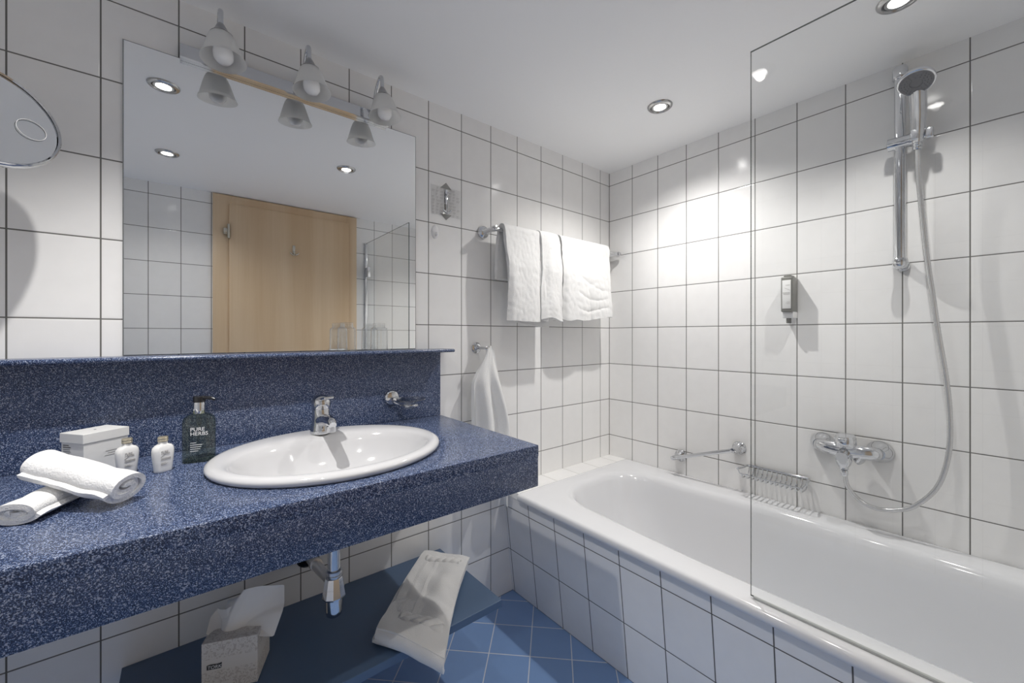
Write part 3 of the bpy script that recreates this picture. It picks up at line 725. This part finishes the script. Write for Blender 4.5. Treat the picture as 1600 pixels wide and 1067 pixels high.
# vanity light
vl = thing('vanity_light', (-1.587, 0, 1.91), 'chrome light bar with three frosted glass bell lamps over the mirror', 'wall light')
bm = bmesh.new(); slab(bm, [(-1.876, -.0066, 1.906), (-1.876, -.021, 1.906), (-1.876, -.023, 1.910), (-1.876, -.0185, 1.946), (-1.876, -.0066, 1.946)], (.578, 0, 0)); finish('mounting_bar', bm, m_chrome, vl, smooth=False)
for lx, yb in ((-1.792, -.112), (-1.578, -.112), (-1.356, -.112)):
    tl = Vector((.06, -.10, -1)).normalized()
    c0 = Vector((lx, yb, 1.978))
    bm = bmesh.new(); tube(bm, [(lx, -.020, 1.926), (lx, -.036, 1.955), (lx, -.062, 2.000), (lx, -.090, 2.022), (lx, -.106, 2.018), (lx, -.111, 1.995), (lx, yb, 1.98)], .0062, 14, 8)
    lathe(bm, [(.013, 0), (.013, .006), (.008, .012)], at((lx, -.020, 1.926), (0, -1, .1)), 20)
    arm = finish('lamp_arm', bm, m_chrome, vl)
    bm = bmesh.new(); lathe(bm, [(.006, -.004), (.009, .0), (.0125, .008), (.017, .018), (.025, .028), (.0262, .0285), (.024, .029), (.015, .018), (.001, .014)], at(c0, tl), 32)
    # arm child objects live in world space because the arm mesh does too
    def sub(nm, bm_, m_):
        o = finish(nm, bm_, m_); o.parent = arm; o.matrix_parent_inverse = Matrix.Identity(4); return o
    arm.matrix_parent_inverse = Matrix.Identity(4); arm.parent = vl; arm.matrix_parent_inverse = Matrix.Translation(-Vector(vl.location))
    sub('lamp_cap', bm, m_capgrey)
    bm = bmesh.new(); lathe(bm, [(.022, .024), (.029, .034), (.0345, .048), (.040, .066), (.046, .086), (.0505, .096), (.0515, .097), (.0485, .090), (.042, .082), (.037, .064), (.0325, .048), (.027, .036), (.020, .026)], at(c0, tl), 44, cap0=False, cap1=False)
    sub('glass_shade', bm, m_frost)
    bm = bmesh.new(); lathe(bm, [(.001, .012), (.012, .014), (.0125, .040), (.016, .052), (.0215, .066), (.0235, .080), (.0215, .093), (.014, .102), (.001, .105)], at(c0, tl), 32)
    sub('light_bulb', bm, m_bulb)

# magnifying mirror
mm = thing('magnifying_mirror', (-2.14, 0, 1.57), 'round chrome-rimmed magnifying mirror on a wall arm at the left edge', 'mirror')
mc = Vector((-2.158, -.214, 1.578)); mn = Vector((.46, -.72, .24)).normalized()
bm = bmesh.new(); lathe(bm, [(.094, .004), (.0965, .006), (.099, .004), (.100, -.002), (.098, -.008), (.090, -.014), (.05, -.018), (.001, -.019)], at(mc, mn) @ Matrix.Diagonal((1.04, 1.04, 1.3, 1)), 72, cap0=False); finish('mirror_rim', bm, m_chrome, mm)
bm = bmesh.new(); prof = [(.0985*k/12, .002-.004*(1-(k/12)**2)) for k in range(12, -1, -1)]; lathe(bm, prof, at(mc, mn), 72, cap0=False); finish('mirror_glass', bm, m_mirror, mm, ang=80)
bm = bmesh.new(); mmx = at(mc, mn)
tube(bm, [mmx @ Vector((.021*math.cos(2*PI*k/40)+.060, .021*math.sin(2*PI*k/40)-.006, .0018)) for k in range(41)], .0006, 6); finish('ring_mark', bm, m_ringmark, mm)  # thin grey ring laid on the mirror face
bm = bmesh.new(); tube(bm, [(-2.30, 0, 1.50), (-2.30, -.08, 1.50), (-2.27, -.13, 1.53), (-2.18, -.19, 1.572)], .007, 12, 6); lathe(bm, [(.03, 0), (.03, .006), (.01, .012)], at((-2.30, -.0005, 1.50), (0, -1, 0)), 28); finish('wall_arm', bm, m_chrome, mm)

# trap
tr = thing('bottle_trap', (SKX, -.32, .73), 'chrome bottle trap and waste pipe hanging below the blue counter', 'drain trap')
tx, ty = -1.5615, -.305
bm = bmesh.new(); tube(bm, [(tx, ty, .7345), (tx, ty, .50)], .0155, 28); finish('tail_pipe', bm, m_chrome, tr)
bm = bmesh.new(); lathe(bm, [(.018, 0), (.0195, .002), (.0195, .008), (.0180, .0095), (.0200, .011), (.0200, .019), (.018, .021)], at((tx, ty, .524)), 32); finish('clamp_ring', bm, m_satin, tr)
bm = bmesh.new(); lathe(bm, [(.0205, .525), (.022, .522), (.0295, .478), (.0285, .474), (.022, .470)], at((tx, ty, 0)), 10); finish('collar_nut', bm, m_chrome, tr, ang=20)
bm = bmesh.new(); lathe(bm, [(.0215, .474), (.0215, .440), (.019, .428), (.012, .422), (.001, .421)], at((tx, ty, 0)), 32); finish('trap_cup', bm, m_chrome, tr)
bm = bmesh.new(); tube(bm, [(tx, ty+.005, .508), (tx, -.15, .478), (tx+.004, -.012, .452)], .014, 24); lathe(bm, [(.0175, 0), (.0185, .004), (.0185, .018), (.016, .022)], at((tx+.002, -.12, .473), (0, 1, -.2)), 24); finish('waste_arm', bm, m_satin, tr)
bm = bmesh.new(); lathe(bm, [(.036, 0), (.036, .003), (.030, .010), (.019, .016)], at((tx+.005, -.0005, .450), (0, -1, 0)), 36); finish('wall_flange', bm, m_black, tr)

# lower shelf
bm = bmesh.new(); box(bm, (-1.990, -.402, .290), (-1.078, -.0005, .3133), .0012)
lsh = finish('lower_shelf', bm, m_blueboard, smooth=False)
tag(lsh, 'dark blue laminate shelf board on the wall low under the counter', 'shelf')

# tissue box
tb = thing('tissue_box', (-1.765, -.19, .3133), 'patterned beige cardboard tissue box with a tissue pulled out, on the lower shelf', 'tissue box')
tO = Vector((-1.836, -.223, .314)); tA = math.atan2(-.0445, .1075)
carton = None
bm = bmesh.new(); box(bm, (0, 0, 0), (.1165, .104, .1155), .001)
carton = finish('carton', bm, m_carton, None, smooth=False); TM = Matrix.Translation(tO) @ Matrix.Rotation(tA, 4, 'Z'); carton.matrix_world = TM
carton.parent = tb; carton.matrix_parent_inverse = Matrix.Translation(-Vector(tb.location))
def sub2(o): o.parent = tb; o.matrix_parent_inverse = Matrix.Translation(-Vector(tb.location)); return o
bm = bmesh.new(); lathe(bm, [(.001, 0), (.024, 0), (.024, .0006), (.001, .0006)], TM @ Matrix.Translation((.058, .052, .1155)), 32, sx=1.2, sy=.62); finish('opening_dark', bm, m_black, tb)  # black disc on the closed top: shade inside the slot put into colour
Wt = lambda *p: Vector(p)
edge = path([(-1.772, -.150, .470), (-1.752, -.215, .522), (-1.722, -.225, .520), (-1.663, -.230, .5095), (-1.666, -.240, .465), (-1.672, -.250, .452), (-1.6925, -.258, .404), (-1.730, -.262, .424)])
def FT(u, v):
    base = Wt(-1.7766+.020*math.cos(u*PI*1.1+PI), -.192-.022*math.sin(u*PI*.9), .425)
    tip = edge(u); p = base.lerp(tip, v)
    p.z += .022*math.sin(v*PI)*(1-.75*u) + .004*math.sin(u*15+v*3)*v
    p.y += .008*math.sin(u*12+v*2)*v*(1-v*.4)
    return p
finish('tissue', sheet(FT, 60, 24, .0006), m_tissue, tb, ang=80)
edge2 = path([(-1.826, -.195, .4335), (-1.815, -.165, .452), (-1.800, -.150, .463), (-1.785, -.200, .480), (-1.770, -.205, .485), (-1.764, -.215, .455)])
def FT2(u, v):
    base = Wt(-1.790+.018*u, -.200-.006*math.sin(u*PI), .425)
    tip = edge2(u); p = base.lerp(tip, v)
    p.z -= .010*math.sin(v*PI)*(1-u); p.y += .006*math.sin(u*9)*v
    return p
finish('tissue', sheet(FT2, 36, 16, .0006), m_tissue, tb, ang=80)
LM = frame_mtx(TM @ Vector((.011, -.0006, .0525)), Matrix.Rotation(tA, 3, 'Z') @ Vector((1, 0, 0)))
bm = bmesh.new()
pts = [(0, 0), (.030, 0), (.0312, .0138), (.026, .0122), (.020, .0116), (.014, .0122), (.007, .0124), (0, .0108)]
slab(bm, [LM @ Vector((x, y, 0)) for x, y in pts], (LM.to_3x3() @ Vector((0, 0, .0004))))
finish('logo_badge', bm, m_ink, tb, smooth=False)
text('logo_lettering', 'TORK', .0108, m_whiteink, LM @ Matrix.Translation((.0012, .0018, .0006)), tb, ext=.0001, shear=.15)

# bath mat, folded, lying aslant over the shelf
def bez4(p00, p10, p01, p11, u, v): return (p00.lerp(p10, u)).lerp(p01.lerp(p11, u), v)
q00, q10, q01, q11 = (Vector(p) for p in ((-1.160, -.030, 0), (-1.050, -.172, 0), (-1.462, -.342, 0), (-1.352, -.515, 0)))
def rel(u, v):
    e = lambda a, b, x: sm(a, a+.02, x)*(1-sm(b-.02, b, x))
    h = 0
    rope = max(e(.14, .88, u)*e(.07, .145, v), e(.22, .90, u)*e(.76, .86, v))
    h += .0075*rope*abs(math.sin(u*20+v*46))
    side = max(e(.16, .20, u), e(.40, .44, u))*e(.14, .78, v)
    h += .0075*side
    h += .0060*N3(u*2.5, v*7, 3)+.0045*math.exp(-((v-.45-.25*u)/.05)**2)*u
    h -= .010*math.exp(-((v-.62+.2*u)/.05)**2)*(1-u)
    return h
def FM(u, v, lay=0):
    p = bez4(q00, q10, q01, q11, u, v); p = p + Vector((.010*math.sin(v*PI)*(-1), 0, 0))
    # sags past the edges of the board
    over = max(0, -.402-p.y); overx = max(0, p.x+1.078)
    z = .3245+lay*(.0150+.020*sm(.55, 1, v)) - .22*over*sm(0, .08, over+.04) - .15*overx
    z += .012*math.exp(-((u-.72)/.18)**2-((v-.42)/.25)**2) + .003*abs(N3(u*3, v*5, 1+lay)) + .006*math.sin(v*5)*u
    return Vector((p.x, p.y, z))
bmat = thing('bath_mat', (-1.25, -.28, .3133), 'white cotton bath mat with braided border, folded and lying aslant over the lower shelf', 'bath mat')
def FMt(u, v):
    p = FM(u, v, 1); p.z += rel(u, v)*1.0; return p
finish('top_layer', sheet(FMt, 70, 150, .011), m_mat, bmat, ang=80)
def FMb(u, v):
    # lower layer: runs back from the fold at the front end
    p = FM(lerp(-.06, 1, u), lerp(.02, .985, v), 0); p.x -= .004; return p
finish('lower_layer', sheet(FMb, 30, 50, .010), m_mat, bmat, ang=80)
def FMf(u, v):
    a = lerp(-PI/2, PI/2, u); e0 = FM(v, .985, 0); e1 = FM(v, .985, 1); c = (e0+e1)/2; d = (q01-q00).normalized()
    hgt = (e1.z-e0.z)/2
    return c + d*.012*math.cos(a) + Vector((0, 0, 1))*hgt*math.sin(a)
finish('front_fold', sheet(FMf, 12, 30, .009), m_mat, bmat, ang=80)

# ================================================================== TOWEL RAIL
trl = thing('towel_rail', (-.45, 0, 1.6), 'horizontal chrome towel rail on the tiled wall beside the mirror', 'towel rail')
for x in (-.872, -.034):
    bm = bmesh.new(); lathe(bm, [(.027, 0), (.0275, .004), (.0255, .007), (.0255, .011), (.021, .016), (.013, .020), (.0105, .030), (.0105, .072), (.012, .076), (.0125, .090), (.009, .098), (.001, .100)], at((x, -.0005, 1.60), (0, -1, 0)), 36); finish('wall_flange', bm, m_chrome, trl)
bm = bmesh.new(); tube(bm, [(-.872, -.085, 1.60), (-.034, -.085, 1.60)], .0085, 20); finish('rail_bar', bm, m_chrome, trl)

def hanging(x0, x1, zb_f, zb_b, t, seed, yfront, yback, creases=(), diag=0, hem=.012):
    pth = path([(0, yback, zb_b), (0, yback-.006, 1.50)] + [(0, -.085+(.0085+t*.55)*math.cos(a), 1.600+(.0085+t*.55)*math.sin(a)) for a in [math.radians(q) for q in range(10, 171, 16)]] +
               [(0, yfront+.012, 1.56), (0, yfront, 1.45), (0, yfront-.003, zb_f)])
    def F(u, v):
        p = pth(v); k = sm(.45, .95, v)
        xs = x0+.016*N3(v*2.2, seed, 0)+.012*k; xe = x1+.012*N3(v*2.5, seed, 3)-.006*k
        x = lerp(xs, xe, u)
        y = p.y - .014*k*N3(u*3.2, v*2.5, seed) - .010*k*math.sin(u*PI) + .010*k*(u < .06)*(.06-u)/.06
        for c, dpt in creases: y += dpt*k*math.exp(-((u-c-.05*math.sin(v*6))/.03)**2) - dpt*.6*k*math.exp(-((u-c-.07-.05*math.sin(v*6))/.05)**2)
        if diag:
            for q in range(4): y += diag*k*math.exp(-((v-.60-.09*q-.10*u+.03*math.sin(u*5+q))/.012)**2)*sm(.15, .4, u)*(1-sm(.8, 1, u))
        y += .0022*N3(u*22, v*30, seed)
        z = p.z
        if v > .5: z += hem*sm(.6, 1, v)*(math.sin(u*5.5+seed)*.6+N3(u*6, seed, 1)) + .012*(u-.5)*sm(.6, 1, v)
        return Vector((x, min(y, -.014), z))
    return finish('bath_towel', sheet(F, 70, 140, t), m_towel, None, ang=80)
t1 = hanging(-.835, -.530, 1.222, 1.40, .019, 2, -.120, -.045, creases=((.62, .012),), hem=.008)
tag(t1, 'folded white bath towel hung on the left half of the towel rail', 'towel', 'white bath towels on the rail')
def kid(o): o.parent = t1; o.matrix_parent_inverse = Matrix.Identity(4); return o
# plies of the left towel: a raised fold on the right and a longer one below
fp = path([(0, -.088, 1.6245), (0, -.104, 1.620), (0, -.114, 1.604), (0, -.121, 1.575), (0, -.133, 1.45), (0, -.138, 1.228)])
def F1a(u, v):
    p = fp(v); return Vector((lerp(-.640-.018*sm(.1, .8, v), -.527, u)+.010*N3(v*3, 1, 5), p.y-.006*math.sin(u*PI)-.006*N3(u*3, v*4, 8)*sm(.1, .5, v)+.0015*N3(u*12, v*30, 3)+.008*sm(.12, 0, u)*0, p.z+.010*math.sin(u*4)*sm(.7, 1, v)))
kid(finish('outer_fold', sheet(F1a, 24, 90, .012), m_towel, None, ang=80))
def F1b(u, v): return Vector((lerp(-.815, -.575, u)+.03*v*(1-u), -.098+.008*N3(u*4, v, 4), lerp(1.50, 1.193+.026*(1-u)**1.5, v)))
kid(finish('inner_ply', sheet(F1b, 24, 24, .010), m_towel, None, ang=80))
t2 = hanging(-.508, -.152, 1.238, 1.32, .022, 9, -.118, -.045, creases=((.55, .004),), diag=.0035, hem=.010)
tag(t2, 'folded white bath towel hung on the right half of the towel rail near the corner', 'towel', 'white bath towels on the rail')

# hook arm with hand towel
ha = thing('towel_hook', (-.93, 0, 1.105), 'small chrome towel hook arm on the wall right of the blue ledge', 'hook')
bm = bmesh.new(); lathe(bm, [(.013, 0), (.0135, .004), (.011, .009), (.0065, .012), (.0055, .07), (.0075, .078), (.001, .083)], at((-.905, -.0005, 1.106), (0, -1, 0)), 24); finish('hook_arm', bm, m_chrome, ha)
bm = bmesh.new(); lathe(bm, [(.0225, 0), (.023, .003), (.019, .006)], at((-.905, -.0003, 1.106), (0, -1, 0)), 28); finish('wall_plate', bm, m_chrome, ha)
def FH(u, v):
    # left and right silhouette over the drop
    z_top = 1.116
    zb = lerp(.56, .60, min(1, u*1.4)) if u < .62 else lerp(.60, .418, sm(.62, .97, u))
    vv = v
    z = lerp(z_top-.016*abs(u-.45)*2, zb, vv)
    spread = sm(0, .28, vv)
    xl = lerp(-.899, -.966, spread)+.012*vv
    xr = lerp(-.862, -.792, sm(0, .40, vv))
    xr = lerp(xr, -.752, sm(.3, .65, vv)) - .024*sm(.78, .86, vv)
    x = lerp(xl, xr, u)
    pl = math.sin(u*PI*4.6+.5)*.019*sm(.02, .5, vv)
    y = -.066 + pl*.9 - .012*spread*math.sin(u*PI) + .006*N3(u*4, v*3, 12)
    return Vector((x, min(-.018, y), z))
ht = finish('hand_towel', sheet(FH, 60, 70, .013), m_towel, None, ang=80)
tag(ht, 'white hand towel hanging in folds from the hook beside the counter end', 'towel')

# sticker, chrome double hook on it, white oval adhesive hook
st = thing('towel_notice_sticker', (-1.045, 0, 1.68), 'square transparent notice sticker with grey text lines and a double arrow on the tiles', 'sticker')
m_film = thin_glass('clear_film', (.975, .975, .975), .6)
bm = bmesh.new(); box(bm, (-1.119, -.0009, 1.636), (-.983, -.0003, 1.752)); finish('film', bm, m_film, st, smooth=False)
bm = bmesh.new(); random.seed(8)
m_faded = simple('faded_print', (.56, .55, .54), .6)
bm.free()
for (a0, a1) in ((-1.116, -1.062), (-1.040, -.986)):
    for k in range(9):
        z = 1.745-.0125*k; bm = bmesh.new()
        for s_ in range(3):
            if s_ != 1 and random.random() < .25: continue
            xa = a0+(a1-a0)*s_/3+random.uniform(0, .004); xb = xa+random.uniform(.008, .016)
            box(bm, (xa, -.0013, z-.002), (xb, -.0010, z+.0002)); box(bm, (xa, -.0013, z-.0065), (xb-.002, -.0010, z-.0050))
        if len(bm.verts): finish('print_line', bm, m_faded, st, smooth=False)
        else: bm.free()
bm = bmesh.new()
slab(bm, [(-1.077, -.0014, 1.746), (-1.051, -.0014, 1.771), (-1.025, -.0014, 1.746)], (0, .0003, 0))
slab(bm, [(-1.077, -.0014, 1.644), (-1.025, -.0014, 1.644), (-1.051, -.0014, 1.621)], (0, .0003, 0))
for z0_, z1_ in ((1.715, 1.734), (1.690, 1.711), (1.655, 1.685)): box(bm, (-1.058, -.0014, z0_), (-1.043, -.0011, z1_))
finish('arrow_print', bm, simple('arrow_grey', (.30, .30, .29), .5), st, smooth=False)
ch = thing('chrome_robe_hook', (-1.051, 0, 1.655), 'tiny chrome hook on the wall over the notice sticker', 'hook')
bm = bmesh.new(); box(bm, (-1.056, -.006, 1.648), (-1.046, -.0016, 1.742), .0015); finish('hook_strip', bm, m_chrome, ch)
bm = bmesh.new(); tube(bm, [(-1.068, -.010, 1.658), (-1.060, -.014, 1.650), (-1.051, -.016, 1.646), (-1.042, -.014, 1.650), (-1.034, -.010, 1.660)], .0035, 10, 4); finish('lower_hook', bm, m_chrome, ch)
bm = bmesh.new(); tube(bm, [(-1.058, -.008, 1.728), (-1.051, -.012, 1.722), (-1.044, -.008, 1.728)], .003, 10, 4); finish('upper_hook', bm, m_chrome, ch)
bm = bmesh.new(); lathe(bm, [(.0185, 0), (.0185, .002), (.016, .0045), (.008, .0065), (.001, .007)], at((-1.100, -.0004, 1.566), (0, -1, 0)), 36, sx=.85, sy=1.45)
tube(bm, [(-1.100, -.006, 1.560), (-1.100, -.014, 1.552), (-1.100, -.016, 1.562)], [.006, .006, .004], 12, 5)
tag(finish('adhesive_hook', bm, m_white_plastic), 'small white oval adhesive plastic hook on the tiles below the notice sticker', 'hook')
